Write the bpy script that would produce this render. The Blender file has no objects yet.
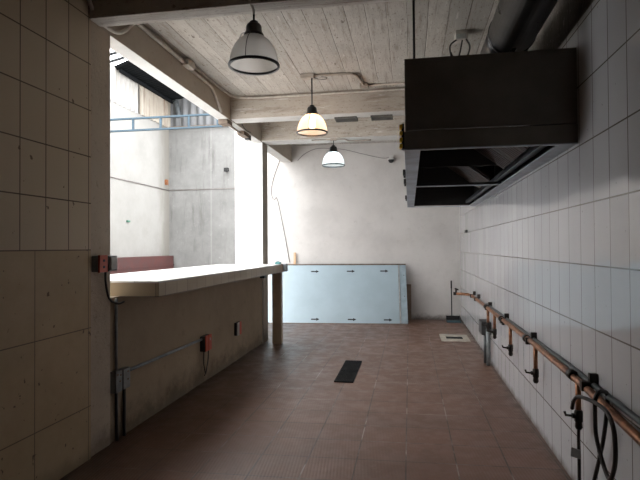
import bpy, bmesh, math, random
from mathutils import Vector, Matrix
random.seed(7)
S = bpy.context.scene
COL = S.collection
PI = math.pi

# ------------------------------------------------------------------ mesh helpers
class MB:
    def __init__(s): s.bm = bmesh.new()
    def box(s, x0, x1, y0, y1, z0, z1, bev=0.0):
        b = bmesh.new()
        r = bmesh.ops.create_cube(b, size=1)
        for v in r['verts']:
            v.co = Vector((x0 + (v.co.x + .5) * (x1 - x0), y0 + (v.co.y + .5) * (y1 - y0), z0 + (v.co.z + .5) * (z1 - z0)))
        if bev > 0:
            bmesh.ops.bevel(b, geom=b.edges[:], offset=bev, segments=2, profile=.6, affect='EDGES')
        s._merge(b); return s
    def _merge(s, b, mx=None):
        if mx is not None: b.transform(mx)
        me = bpy.data.meshes.new('tmp'); b.to_mesh(me); b.free()
        s.bm.from_mesh(me); bpy.data.meshes.remove(me)
    def prism(s, pts, axis, a0, a1):
        """polygon in the plane perpendicular to axis, pushed from a0 to a1"""
        b = bmesh.new()
        def P(p, a):
            if axis == 'x': return (a, p[0], p[1])
            if axis == 'y': return (p[0], a, p[1])
            return (p[0], p[1], a)
        lo = [b.verts.new(P(p, a0)) for p in pts]; hi = [b.verts.new(P(p, a1)) for p in pts]
        n = len(pts)
        b.faces.new(lo); b.faces.new(hi[::-1])
        for i in range(n): b.faces.new((lo[i], lo[(i + 1) % n], hi[(i + 1) % n], hi[i]))
        bmesh.ops.recalc_face_normals(b, faces=b.faces[:])
        s._merge(b); return s
    def slab4(s, corners, thick):
        """a plate on four corner points, given thickness along its normal"""
        b = bmesh.new(); c = [Vector(q) for q in corners]
        n = (c[1] - c[0]).cross(c[3] - c[0]).normalized() * thick
        lo = [b.verts.new(q) for q in c]; hi = [b.verts.new(q + n) for q in c]
        b.faces.new(lo); b.faces.new(hi[::-1])
        for i in range(4): b.faces.new((lo[i], lo[(i + 1) % 4], hi[(i + 1) % 4], hi[i]))
        bmesh.ops.recalc_face_normals(b, faces=b.faces[:])
        s._merge(b); return s
    def tube(s, pts, r, n=10, smooth=0, cap=True):
        P = [Vector(p) for p in pts]
        if smooth:
            Q = []
            for i in range(len(P) - 1):
                p0 = P[max(i - 1, 0)]; p1 = P[i]; p2 = P[i + 1]; p3 = P[min(i + 2, len(P) - 1)]
                for k in range(smooth):
                    t = k / smooth
                    Q.append(.5 * ((2 * p1) + (p2 - p0) * t + (2 * p0 - 5 * p1 + 4 * p2 - p3) * t * t + (3 * p1 - p0 - 3 * p2 + p3) * t ** 3))
            Q.append(P[-1]); P = Q
        rad = r if isinstance(r, (list, tuple)) else [r] * len(P)
        b = s.bm; rings = []
        T = [(P[min(i + 1, len(P) - 1)] - P[max(i - 1, 0)]).normalized() for i in range(len(P))]
        up = Vector((0, 0, 1)) if abs(T[0].z) < .9 else Vector((1, 0, 0))
        N = (up - T[0] * up.dot(T[0])).normalized()
        for i, p in enumerate(P):
            N = (N - T[i] * N.dot(T[i])).normalized(); B = T[i].cross(N)
            rings.append([b.verts.new(p + (N * math.cos(2 * PI * k / n) + B * math.sin(2 * PI * k / n)) * rad[i]) for k in range(n)])
        for i in range(len(rings) - 1):
            for k in range(n):
                f = b.faces.new((rings[i][k], rings[i][(k + 1) % n], rings[i + 1][(k + 1) % n], rings[i + 1][k])); f.smooth = True
        if cap:
            b.faces.new(rings[0][::-1]); b.faces.new(rings[-1])
        return s
    def lathe(s, prof, n=40, c=(0, 0, 0), cap0=False, cap1=False, a0=0, a1=2 * PI):
        b = s.bm; c = Vector(c); rings = []; full = abs(a1 - a0 - 2 * PI) < 1e-6
        m = n if full else n + 1
        for (r, z) in prof:
            rings.append([b.verts.new(c + Vector((r * math.cos(a0 + (a1 - a0) * k / n), r * math.sin(a0 + (a1 - a0) * k / n), z))) for k in range(m)])
        for i in range(len(rings) - 1):
            for k in range(n):
                k2 = (k + 1) % m
                f = b.faces.new((rings[i][k], rings[i][k2], rings[i + 1][k2], rings[i + 1][k])); f.smooth = True
        if cap0: b.faces.new(rings[0][::-1])
        if cap1: b.faces.new(rings[-1])
        return s
    def build(s, name, m, parent=None, shift=None, origin=None):
        bm = s.bm
        if shift is not None: bmesh.ops.translate(bm, verts=bm.verts[:], vec=-Vector(shift))
        o = None
        if origin == 'base':
            xs = [v.co for v in bm.verts]
            lo = Vector([min(q[i] for q in xs) for i in range(3)]); hi = Vector([max(q[i] for q in xs) for i in range(3)])
            base = Vector(((lo.x + hi.x) / 2, (lo.y + hi.y) / 2, lo.z))
            bmesh.ops.translate(bm, verts=bm.verts[:], vec=-base)
        me = bpy.data.meshes.new(name); bm.to_mesh(me); bm.free()
        for mm in (m if isinstance(m, (list, tuple)) else [m]): me.materials.append(mm)
        o = bpy.data.objects.new(name, me); COL.objects.link(o)
        if origin == 'base': o.location = base
        if parent is not None: o.parent = parent
        return o

def tag(o, label=None, cat=None, group=None, kind=None):
    if label: o['label'] = label
    if cat: o['category'] = cat
    if group: o['group'] = group
    if kind: o['kind'] = kind
    return o
def empty(name, loc, label, cat, group=None):
    o = bpy.data.objects.new(name, None); COL.objects.link(o); o.location = loc; o.empty_display_size = .1
    return tag(o, label, cat, group)
def struct(name, mb, m, label=None, cat=None):
    return tag(mb.build(name, m, origin='base'), label, cat, kind='structure')
def solo(name, mb, m, label, cat, group=None):
    return tag(mb.build(name, m, origin='base'), label, cat, group)
def part(name, mb, m, root, label=None):
    """mesh written in world coordinates, hung under an unrotated thing"""
    o = mb.build(name, m, root, shift=root.location)
    if label: o['label'] = label
    return o
def sub(name, mb, m, root, parent, label=None):
    o = mb.build(name, m, parent, shift=root.location)
    if label: o['label'] = label
    return o
def dup(root, loc, label, group=None):
    r = root.copy(); COL.objects.link(r); r.location = loc; r['label'] = label
    if group: r['group'] = group
    for ch in list(root.children):
        c = ch.copy(); COL.objects.link(c); c.parent = r
        for g in ch.children:
            d = g.copy(); COL.objects.link(d); d.parent = c
    return r

# ------------------------------------------------------------------ material helpers
class NT:
    def __init__(s, name):
        s.m = bpy.data.materials.new(name); s.m.use_nodes = True
        s.t = s.m.node_tree; s.t.nodes.clear()
        s.out = s.n('ShaderNodeOutputMaterial')
        s.b = s.n('ShaderNodeBsdfPrincipled'); s.l(s.b.outputs[0], s.out.inputs[0])
        s.pos = None
    def n(s, typ, **k):
        nd = s.t.nodes.new(typ)
        for a, v in k.items(): setattr(nd, a, v)
        return nd
    def l(s, a, b): s.t.links.new(a, b)
    def P(s):
        if s.pos is None: s.pos = s.n('ShaderNodeNewGeometry').outputs['Position']
        return s.pos
    def sep(s, v):
        q = s.n('ShaderNodeSeparateXYZ'); s.l(v, q.inputs[0]); return q.outputs
    def comb(s, x, y, z=0.0):
        q = s.n('ShaderNodeCombineXYZ')
        for i, v in enumerate((x, y, z)):
            if isinstance(v, (int, float)): q.inputs[i].default_value = v
            else: s.l(v, q.inputs[i])
        return q.outputs[0]
    def math(s, op, a, b=0.0, c=0.0):
        q = s.n('ShaderNodeMath', operation=op)
        for i, v in enumerate((a, b, c)):
            if isinstance(v, (int, float)): q.inputs[i].default_value = v
            else: s.l(v, q.inputs[i])
        return q.outputs[0]
    def noise(s, vec, scale, detail=4, rough=.6, dist=0.0):
        q = s.n('ShaderNodeTexNoise'); s.l(vec, q.inputs['Vector'])
        q.inputs['Scale'].default_value = scale; q.inputs['Detail'].default_value = detail
        q.inputs['Roughness'].default_value = rough; q.inputs['Distortion'].default_value = dist
        return q.outputs[0]
    def ramp(s, f, a, b, lo=0.0, hi=1.0):
        q = s.n('ShaderNodeMapRange'); s.l(f, q.inputs[0])
        for i, v in enumerate((a, b, lo, hi)): q.inputs[i + 1].default_value = v
        q.interpolation_type = 'SMOOTHSTEP'; return q.outputs[0]
    def mix(s, f, a, b, mode='MIX'):
        q = s.n('ShaderNodeMix', data_type='RGBA', blend_type=mode)
        if isinstance(f, (int, float)): q.inputs[0].default_value = f
        else: s.l(f, q.inputs[0])
        for i, v in ((6, a), (7, b)):
            if isinstance(v, tuple): q.inputs[i].default_value = (*v[:3], 1)
            else: s.l(v, q.inputs[i])
        return q.outputs[2]
    def scale(s, v, x, y, z):
        q = s.n('ShaderNodeVectorMath', operation='MULTIPLY'); s.l(v, q.inputs[0]); q.inputs[1].default_value = (x, y, z); return q.outputs[0]
    def bump(s, h, strength=.3, dist=.01, chain=None):
        q = s.n('ShaderNodeBump'); q.inputs['Strength'].default_value = strength; q.inputs['Distance'].default_value = dist
        s.l(h, q.inputs['Height'])
        if chain is not None: s.l(chain, q.inputs['Normal'])
        return q.outputs[0]
    def done(s, col, rough=.6, normal=None, metal=0.0, spec=.5):
        def put(i, v):
            if isinstance(v, (int, float)): s.b.inputs[i].default_value = v
            elif isinstance(v, tuple): s.b.inputs[i].default_value = (*v[:3], 1)
            else: s.l(v, s.b.inputs[i])
        put('Base Color', col); put('Roughness', rough); put('Metallic', metal); put('Specular IOR Level', spec)
        if normal is not None: s.l(normal, s.b.inputs['Normal'])
        return s.m

def plain(name, col, rough=.5, metal=0.0, var=.15, scale=9.0, bump=.0, spec=.5):
    t = NT(name); n = t.noise(t.P(), scale, 5)
    d = tuple(c * (1 - var) for c in col); e = tuple(min(1, c * (1 + var)) for c in col)
    c = t.mix(t.ramp(n, .3, .7), d, e)
    nm = t.bump(t.noise(t.P(), scale * 6, 3), bump, .004) if bump else None
    return t.done(c, t.ramp(n, .2, .8, rough * .85, min(1, rough * 1.15)), nm, metal, spec)

def plaster(name, col, dark, rough=.85, spots=.5, bump=.5, coarse=1.2, fine=14, zdirt=None):
    t = NT(name); P = t.P()
    a = t.noise(P, coarse, 6, .65); f = t.noise(P, fine, 6, .7)
    c = t.mix(t.ramp(a, .35, .7), col, tuple(x * .84 for x in col))
    c = t.mix(t.ramp(f, .56, .78, 0, spots), c, dark)
    sp = t.noise(P, fine * 4.5, 2, .5)
    c = t.mix(t.ramp(sp, .68, .76, 0, spots * .8), c, dark)
    if zdirt:                       # splash dirt standing along the foot of a wall
        z = t.sep(P)[2]
        e = t.math('ADD', z, t.math('MULTIPLY', t.math('SUBTRACT', t.noise(P, 5, 5, .7), .5), -zdirt[0] * 2.2))
        c = t.mix(t.ramp(e, 0, zdirt[0], zdirt[2], 0), c, zdirt[1])
    nm = t.bump(t.noise(P, fine * 2.2, 6, .7), bump, .006, t.bump(t.noise(P, fine * .4, 4), bump * .5, .02))
    return t.done(c, rough, nm, 0, .3)

def tiles(name, u, v, bw, bh, u0, v0, col, col2, grout, mortar=.004, rough=.25, bump=.25, stain=None, skew=0.0, gvar=0.5):
    """tiles laid on two world axes"""
    t = NT(name); P = t.P(); s = t.sep(P); ax = {'x': s[0], 'y': s[1], 'z': s[2]}
    U = t.math('SUBTRACT', ax[u], u0); V = t.math('SUBTRACT', ax[v], v0)
    if skew: V = t.math('SUBTRACT', V, t.math('MULTIPLY', U, skew))
    br = t.n('ShaderNodeTexBrick'); br.offset = 0.0; br.squash = 1.0
    t.l(t.comb(U, V), br.inputs['Vector'])
    for k, val in (('Scale', 1.0), ('Mortar Size', mortar), ('Mortar Smooth', .1), ('Bias', 0.0), ('Brick Width', bw), ('Row Height', bh)):
        br.inputs[k].default_value = val
    br.inputs['Color1'].default_value = (*col, 1); br.inputs['Color2'].default_value = (*col2, 1); br.inputs['Mortar'].default_value = (*grout, 1)
    c = br.outputs['Color']; fac = br.outputs['Fac']
    # grout fades in and out along its length
    gm = t.ramp(t.noise(P, 2.3, 3), .3, .7, gvar, 1)
    base = t.mix(t.ramp(t.noise(P, 1.1, 5, .6), .3, .7), col, col2)
    c = t.mix(t.math('MULTIPLY', fac, gm), t.mix(.5, base, c), grout)
    c = t.mix(t.math('MULTIPLY', fac, gm), c, grout)
    return t, c, fac, P, s

# ------------------------------------------------------------------ materials
def m_right():
    t, c, fac, P, s = tiles('white_wall_tile', 'y', 'z', .2215, .345, 2.515, .306, (.62, .62, .63), (.55, .55, .57), (.17, .15, .135), .0042, gvar=.5)
    y, z = s[1], s[2]
    # every course joint running along the wall is wider and darker than the upright ones
    fz = t.math('ABSOLUTE', t.math('SUBTRACT', t.math('FRACT', t.math('DIVIDE', t.math('SUBTRACT', z, .306 - .1725), .345)), .5))
    c = t.mix(t.ramp(fz, .004, .009, .8, 0), c, (.14, .12, .10))
    sm = t.noise(t.scale(P, 1, 1.6, .7), 1.3, 4, .55)
    c = t.mix(t.ramp(sm, .40, .85, 0, .22), c, (.42, .42, .44))
    sp = t.noise(P, 38, 2, .4)
    c = t.mix(t.ramp(sp, .74, .78, 0, .6), c, (.12, .10, .09))
    # splashes at the foot
    ft = t.math('ADD', z, t.math('MULTIPLY', t.math('SUBTRACT', t.noise(P, 6, 5), .5), -.12))
    c = t.mix(t.ramp(ft, -.01, .07, .7, 0), c, (.16, .12, .09))
    r = t.ramp(t.noise(P, 3, 5), .3, .7, .04, .11)
    # each glazed tile sits at its own very slight tilt
    cu = t.math('FLOOR', t.math('DIVIDE', t.math('SUBTRACT', y, 2.515), .2215)); cv = t.math('FLOOR', t.math('DIVIDE', t.math('SUBTRACT', z, .306), .345))
    wn = t.n('ShaderNodeTexWhiteNoise', noise_dimensions='2D'); t.l(t.comb(cu, cv), wn.inputs['Vector'])
    off = t.n('ShaderNodeVectorMath', operation='SUBTRACT'); t.l(wn.outputs['Color'], off.inputs[0]); off.inputs[1].default_value = (.5, .5, .5)
    nm = t.bump(fac, -.3, .003, t.bump(t.noise(P, 9, 2), .05, .01))
    ad = t.n('ShaderNodeVectorMath', operation='ADD'); t.l(nm, ad.inputs[0]); t.l(t.scale(off.outputs[0], .03, .03, .03), ad.inputs[1])
    nz = t.n('ShaderNodeVectorMath', operation='NORMALIZE'); t.l(ad.outputs[0], nz.inputs[0])
    return t.done(c, r, nz.outputs[0], 0, .5)

def m_left():
    t, c, fac, P, s = tiles('beige_small_tile', 'y', 'z', .21, .323, 2.556, 1.439, (.56, .465, .335), (.51, .42, .30), (.09, .062, .043), .004, gvar=.45)
    t.m.name = 'beige_wall_tile'
    # big tiles below 1.439
    U = t.math('SUBTRACT', s[1], 3.185); V = t.math('SUBTRACT', s[2], 1.439)
    br = t.n('ShaderNodeTexBrick'); br.offset = 0.0
    t.l(t.comb(U, V), br.inputs['Vector'])
    for k, val in (('Scale', 1.0), ('Mortar Size', .0035), ('Mortar Smooth', .1), ('Bias', 0.0), ('Brick Width', .51), ('Row Height', .537)):
        br.inputs[k].default_value = val
    mk = br.outputs['Fac']
    big = t.mix(t.ramp(t.noise(P, 2.0, 6, .7), .3, .7), (.50, .39, .25), (.42, .325, .20))
    big = t.mix(t.ramp(t.noise(P, 26, 2, .4), .71, .76, 0, .8), big, (.08, .055, .04))
    big = t.mix(t.math('MULTIPLY', mk, .8), big, (.10, .075, .055))
    low = t.ramp(s[2], 1.4395, 1.4385)
    c = t.mix(low, c, big)
    c = t.mix(t.ramp(t.noise(P, 21, 2, .4), .735, .765, 0, .8), c, (.09, .05, .03))
    ft = t.math('ADD', s[2], t.math('MULTIPLY', t.math('SUBTRACT', t.noise(P, 6, 5), .5), -.15))
    c = t.mix(t.ramp(ft, 0, .12, .5, 0), c, (.12, .09, .065))
    nm = t.bump(t.mix(low, fac, mk), -.3, .003)
    return t.done(c, t.ramp(t.noise(P, 3, 5), .3, .7, .38, .6), nm, 0, .35)

def m_floor():
    t, c, fac, P, s = tiles('terracotta_floor_tile', 'x', 'y', .331, .333, -.035, 3.504, (.180, .093, .062), (.128, .064, .042), (.040, .026, .020), .0045, skew=.035, gvar=.75)
    d = t.noise(P, 1.1, 7, .7); d2 = t.noise(P, 5.5, 6, .7)
    c = t.mix(t.ramp(d, .35, .75, 0, .45), c, (.105, .054, .037))
    c = t.mix(t.ramp(d2, .54, .80, 0, .42), c, (.36, .30, .275))        # lime dust
    c = t.mix(t.ramp(t.noise(P, 2.1, 8, .75), .60, .74, 0, .45), c, (.09, .055, .045))
    c = t.mix(t.math('MULTIPLY', fac, t.ramp(t.noise(P, 1.7, 4, .6), .50, .64, 0, .7)), c, (.40, .34, .31))   # dusty pale joints
    # grime trodden in along both walls, plus painted shade on the left
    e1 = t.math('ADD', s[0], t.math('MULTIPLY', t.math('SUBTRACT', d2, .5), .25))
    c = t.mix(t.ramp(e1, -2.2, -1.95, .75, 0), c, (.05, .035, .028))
    c = t.mix(t.ramp(e1, -2.1, -1.2, .45, 0), c, (.07, .045, .034))  # wide band: shade of half wall and counter put into the floor colour
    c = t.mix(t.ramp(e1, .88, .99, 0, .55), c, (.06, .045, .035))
    # ribbed tread pressed into each tile
    w = t.math('SINE', t.math('MULTIPLY', t.math('ADD', s[0], t.math('MULTIPLY', s[1], .1)), 2 * PI / .022))
    nm = t.bump(w, .26, .0015, t.bump(fac, -.5, .004))
    return t.done(c, t.ramp(d2, .3, .8, .30, .58), nm, 0, .5)

def m_ceiling(name='whitewashed_board_concrete', col=(.56, .525, .475), axis='y', pitch=.165):
    t = NT(name); P = t.P(); s = t.sep(P)
    across = {'y': s[0], 'x': s[1]}[axis]
    wv = t.math('ADD', across, t.math('MULTIPLY', t.math('SUBTRACT', t.noise(P, 1.2, 2), .5), .02))
    k = t.math('DIVIDE', wv, pitch)
    fr = t.math('ABSOLUTE', t.math('SUBTRACT', t.math('FRACT', k), .5))
    seam = t.ramp(fr, .46, .495)
    idx = t.math('FLOOR', k)
    wn = t.n('ShaderNodeTexWhiteNoise', noise_dimensions='1D'); t.l(idx, wn.inputs['W'])
    c = t.mix(wn.outputs[0], col, tuple(x * .74 for x in col))
    st = t.scale(P, 18, 1.6, 10) if axis == 'y' else t.scale(P, 1.6, 18, 10)
    g = t.noise(st, 1.3, 6, .7)
    c = t.mix(t.ramp(g, .48, .70, 0, .75), c, (col[0] * .52, col[1] * .46, col[2] * .42))
    c = t.mix(t.ramp(t.noise(P, 1.6, 6, .7), .45, .7, 0, .45), c, tuple(x * .62 for x in col))
    c = t.mix(t.ramp(t.noise(st, 2.7, 4, .6), .60, .70, 0, .5), c, (.72, .70, .67))
    fine = t.scale(P, 2.2, .8, 2) if axis == 'y' else t.scale(P, .8, 2.2, 2)
    dots = t.noise(fine, 30, 4, .65)
    c = t.mix(t.ramp(dots, .56, .70, 0, .7), c, (.17, .13, .10))
    big = t.noise(fine, 9, 3, .6)
    c = t.mix(t.ramp(big, .66, .72, 0, .7), c, (.11, .08, .06))
    # only some of the board seams are open
    sm = t.math('MULTIPLY', seam, t.ramp(wn.outputs[0], .45, .8, .2, .95))
    sm = t.math('MULTIPLY', sm, t.ramp(t.noise(P, 2.5, 3), .35, .6, .2, 1))
    c = t.mix(sm, c, (.10, .07, .05))
    nm = t.bump(t.math('SUBTRACT', g, seam), .45, .006, t.bump(wn.outputs[0], .3, .006))
    return t.done(c, .85, nm, 0, .3)

def m_grey_concrete():
    t = NT('raw_grey_concrete'); P = t.P(); s = t.sep(P)
    a = t.noise(P, .9, 8, .7); st = t.noise(t.scale(P, 3, 3, .4), 1.6, 6, .7); f = t.noise(P, 9, 6, .7)
    c = t.mix(t.ramp(a, .3, .7), (.235, .235, .228), (.165, .165, .16))
    c = t.mix(t.ramp(st, .5, .75, 0, .7), c, (.105, .10, .095))
    c = t.mix(t.ramp(f, .58, .75, 0, .4), c, (.36, .36, .36))
    j = t.ramp(t.math('ABSOLUTE', t.math('SUBTRACT', s[0], -5.28)), .005, .03, .3, 0)
    c = t.mix(j, c, (.34, .34, .33))
    return t.done(c, .9, t.bump(f, .3, .01), 0, .2)

def m_yard_wall():
    t = NT('yard_white_wall'); P = t.P(); s = t.sep(P)
    a = t.noise(P, .7, 8, .7); f = t.noise(P, 8, 5, .7)
    c = t.mix(t.ramp(a, .35, .7), (.29, .285, .27), (.24, .235, .222))
    c = t.mix(t.ramp(f, .62, .78, 0, .35), c, (.20, .185, .16))
    # weather streaks washed down in the corner
    e = t.math('ADD', s[1], t.math('MULTIPLY', t.math('SUBTRACT', t.noise(t.scale(P, 1, 1, .35), 3, 6, .7), .5), 1.0))
    c = t.mix(t.ramp(e, 12.3, 13.0, 0, .8), c, (.16, .15, .13))
    return t.done(c, .9, t.bump(f, .25, .01), 0, .2)

def m_sheet(name, c1, c2, rust, amt):
    t = NT(name); P = t.P(); s = t.sep(P)
    st = t.noise(t.scale(P, 3.2, 3.2, .12), 2.0, 5, .7)
    c = t.mix(t.ramp(t.noise(P, 1.5, 4), .3, .7), c1, c2)
    c = t.mix(t.ramp(st, .5, .72, 0, amt), c, rust)
    return t.done(c, .6, None, 0, .3)

M = {}
M['floor'] = m_floor()
M['right'] = m_right()
M['left'] = m_left()
M['ceil'] = m_ceiling()
M['ceil_far'] = m_ceiling('far_bay_concrete', (.56, .53, .49))
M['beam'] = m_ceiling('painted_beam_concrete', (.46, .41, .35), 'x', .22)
M['near_under'] = m_ceiling('lit_board_underside', (.62, .585, .54), 'x', .075)  # paler than the beam face: light on the underside put into the colour
M['beam_under'] = plaster('yard_lit_underside', (.62, .605, .58), (.32, .26, .2), spots=.55, bump=.5, coarse=2, fine=11)  # whiter than the beam sides, yard light from below put into the colour
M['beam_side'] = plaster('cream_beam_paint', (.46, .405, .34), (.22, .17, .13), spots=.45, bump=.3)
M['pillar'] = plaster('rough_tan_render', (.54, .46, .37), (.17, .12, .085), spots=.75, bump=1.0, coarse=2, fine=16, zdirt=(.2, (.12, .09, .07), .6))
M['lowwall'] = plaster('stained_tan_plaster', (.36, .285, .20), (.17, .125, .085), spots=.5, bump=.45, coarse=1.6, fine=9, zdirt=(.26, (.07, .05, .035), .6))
M['back'] = plaster('off_white_plaster', (.66, .635, .61), (.38, .35, .32), spots=.3, bump=.35, coarse=1.0, fine=7, zdirt=(.13, (.10, .08, .065), .8))
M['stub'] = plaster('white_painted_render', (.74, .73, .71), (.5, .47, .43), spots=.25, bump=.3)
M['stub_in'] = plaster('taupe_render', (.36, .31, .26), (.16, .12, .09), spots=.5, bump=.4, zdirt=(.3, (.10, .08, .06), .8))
M['conc_right'] = m_ceiling('bare_wall_concrete', (.20, .185, .165), 'x', .2)
M['grey'] = m_grey_concrete()
M['yard'] = m_yard_wall()
M['ground'] = plaster('yard_concrete', (.45, .44, .42), (.25, .24, .22), spots=.5)
M['rust_sheet'] = m_sheet('rust_streaked_sheet', (.33, .305, .26), (.26, .23, .19), (.11, .06, .035), .85)
M['white_sheet'] = m_sheet('bleached_white_sheet', (.38, .37, .35), (.32, .31, .295), (.20, .17, .13), .5)
M['grey_sheet'] = m_sheet('weathered_grey_sheet', (.16, .165, .17), (.10, .105, .11), (.27, .27, .265), .8)
M['roof'] = plain('dark_roof_sheet', (.004, .005, .006), .8, .0, .3, 3, 0, .15)
M['red'] = plain('oxide_red_paint', (.060, .018, .016), .7, 0, .25, 4, .2)
M['blue'] = plain('faded_blue_paint', (.022, .050, .072), .6, .0, .25, 14)
M['tiletop'] = None
M['black'] = plain('black_enamel', (.012, .012, .012), .38, .2, .2)
M['ring'] = plain('dark_rim_metal', (.018, .021, .026), .35, .3, .2)
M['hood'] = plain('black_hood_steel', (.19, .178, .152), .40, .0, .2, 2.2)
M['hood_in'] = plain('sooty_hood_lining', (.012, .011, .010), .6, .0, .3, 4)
M['steel'] = plain('dull_galvanised_steel', (.30, .33, .36), .42, .75, .25, 7)
M['flange'] = plain('grey_hood_flange', (.40, .45, .50), .5, .15, .22, 6)
M['filter'] = plain('greasy_brown_filter', (.075, .05, .04), .45, .5, .3, 12)
M['filter_edge'] = plain('filter_edge_steel', (.12, .10, .09), .45, .5, .3, 12)
M['gutter'] = plain('wet_gutter_steel', (.10, .115, .13), .35, .6, .3, 9)
M['duct'] = plain('dark_spiral_duct', (.028, .028, .029), .30, .7, .35, 5)
M['copper'] = plain('tarnished_copper', (.33, .155, .085), .42, .75, .45, 16)
M['valve'] = plain('blackened_brass', (.025, .019, .015), .5, .4, .4, 20)
M['rubber'] = plain('brown_black_hose', (.020, .014, .012), .55, 0, .3)
M['conduit'] = plain('grey_painted_conduit', (.085, .095, .10), .45, .5, .25, 12)
M['conduit_cream'] = plain('cream_painted_conduit', (.36, .31, .26), .7, 0, .2, 12)
M['conduit_pale'] = plain('dusty_pale_conduit', (.50, .46, .41), .7, 0, .2, 12)
M['boxgrey'] = plain('grey_metal_box', (.23, .25, .255), .5, .2, .2, 14)
M['boxpale'] = plain('pale_grey_box', (.42, .43, .42), .6, .1, .15, 14)
M['boxdark'] = plain('dark_box_side', (.05, .05, .05), .6, .1, .2)
M['orange'] = plain('red_orange_plastic', (.50, .075, .035), .45, 0, .12)
M['panel'] = plain('pale_blue_laminate', (.365, .46, .51), .38, 0, .05, 2)
M['panel_edge'] = plain('panel_side_strip', (.32, .405, .45), .5, .1, .12, 8)
M['raw_edge'] = plain('raw_brown_edge', (.16, .12, .09), .8, 0, .3, 12)
M['board'] = plain('brown_hardboard', (.24, .18, .13), .8, 0, .2, 8)
M['stick'] = plain('bare_pine', (.62, .40, .25), .7, 0, .15, 10)
M['ink'] = plain('black_ink', (.012, .012, .013), .5, 0, .1)
M['dustblue'] = plain('teal_grey_plastic', (.06, .105, .13), .5, 0, .2)
M['drain'] = plain('worn_cream_drain_frame', (.42, .39, .33), .6, 0, .25, 12)
M['grate'] = plain('black_iron_grate', (.008, .008, .009), .7, .0, .3, 14, 0, .12)
M['yellow'] = plain('yellow_tape', (.95, .62, .02), .5, 0, .05)
M['camwhite'] = plain('white_plastic', (.65, .64, .62), .4, 0, .05)
M['teal'] = plain('teal_rag', (.12, .30, .30), .8, 0, .2)
M['green'] = plain('green_plastic', (.03, .12, .08), .6, 0, .1)
M['rust'] = plain('orange_rust', (.20, .075, .028), .8, 0, .3)
M['cablegrey'] = plain('grey_cable', (.22, .20, .19), .7, 0, .15)
M['cabledark'] = plain('dark_cable', (.03, .027, .025), .6, 0, .15)
M['ventgrey'] = plain('grey_vent_metal', (.10, .095, .085), .7, .2, .3, 9)

def m_counter(name, top, near=False):
    t, c, fac, P, s = tiles(name, 'x' if top or near else 'y', 'y' if top else 'z', 1.1 if near else .2, .2 if top else .115, -1.905 if near else -1.88, 3.615 if top else 1.08,
                            (.80, .79, .76) if top else (.40, .32, .21), (.74, .73, .70) if top else (.32, .25, .16),
                            (.45, .43, .40) if top else (.13, .10, .075), .003, gvar=.6)
    c = t.mix(t.ramp(t.noise(P, 6, 5, .7), .55, .8, 0, .3), c, (.35, .30, .24) if not top else (.6, .58, .54))
    return t.done(c, .25 if top else .4, t.bump(fac, -.3, .003), 0, .5)
M['tiletop'] = m_counter('white_counter_tile', True)
M['tileedge'] = m_counter('beige_edge_tile', False)
M['capmetal'] = plain('pale_cap_metal', (.40, .45, .49), .45, .3, .15)
M['legtile'] = plain('beige_leg_tile', (.42, .345, .25), .45, 0, .12, 5)
M['tileend'] = m_counter('beige_end_tile', False, True)

def glass_shade(name, tint, trans):
    m = bpy.data.materials.new(name); m.use_nodes = True; t = m.node_tree; t.nodes.clear(); N = t.nodes.new; L = t.links.new
    out = N('ShaderNodeOutputMaterial'); tr = N('ShaderNodeBsdfTranslucent'); df = N('ShaderNodeBsdfDiffuse'); gl = N('ShaderNodeBsdfGlossy'); tp = N('ShaderNodeBsdfTransparent')
    tr.inputs[0].default_value = (*tint, 1); df.inputs[0].default_value = (*[c * .8 for c in tint], 1); gl.inputs['Roughness'].default_value = .18
    a = N('ShaderNodeMixShader'); a.inputs[0].default_value = .38; L(tr.outputs[0], a.inputs[1]); L(df.outputs[0], a.inputs[2])
    b = N('ShaderNodeMixShader'); b.inputs[0].default_value = trans; L(a.outputs[0], b.inputs[1]); L(tp.outputs[0], b.inputs[2])
    c = N('ShaderNodeMixShader'); c.inputs[0].default_value = .06; L(b.outputs[0], c.inputs[1]); L(gl.outputs[0], c.inputs[2])
    L(c.outputs[0], out.inputs[0]); return m
M['shade'] = glass_shade('prismatic_glass', (.88, .86, .83), .22)
def emit(name, col, strength):
    t = NT(name); t.b.inputs['Emission Color'].default_value = (*col, 1); t.b.inputs['Emission Strength'].default_value = strength
    return t.done((.8, .8, .8), .4)
M['bulb_off'] = plain('unlit_bulb', (.6, .58, .55), .3, 0, .05)
M['bulb_warm'] = emit('warm_bulb', (1.0, .55, .25), 24)
M['bulb_cool'] = emit('cool_bulb', (.72, .93, 1.0), 18)

# ------------------------------------------------------------------ the room
XL, XR = -2.19, .98
ZB, ZS = 3.05, 3.33
def yback(x): return 10.37 + .046 * (x - XR)
struct('floor', MB().box(-2.64, XR + .2, -2.3, 10.6, -.12, 0), M['floor'])
struct('wall_right', MB().box(XR, XR + .2, -2.3, 10.6, 0, 2.755), M['right'])
struct('trim_1', MB().box(XR + .015, XR + .2, -2.3, 10.6, 2.755, 3.7), M['conc_right'], 'bare concrete band above the white tiles on the right wall', 'wall')
struct('wall_left', MB().box(XL - .36, XL + .012, -2.3, 3.212, 0, 3.6), M['left'])
struct('wall_near', MB().box(-2.55, XR + .2, -2.5, -2.3, 0, 3.6), M['back'])
struct('pillar', MB().box(XL - .36, XL, 3.212, 3.465, 0, ZB, .004), M['pillar'], 'rough tan rendered pillar at the near end of the counter', 'pillar')
mb = MB(); mb.prism([(-3.55, yback(-3.55)), (XR + .2, yback(XR + .2)), (XR + .2, 10.75), (-3.55, 10.75)], 'z', 0, 4.2)
struct('wall_back', mb, M['back'])
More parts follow.
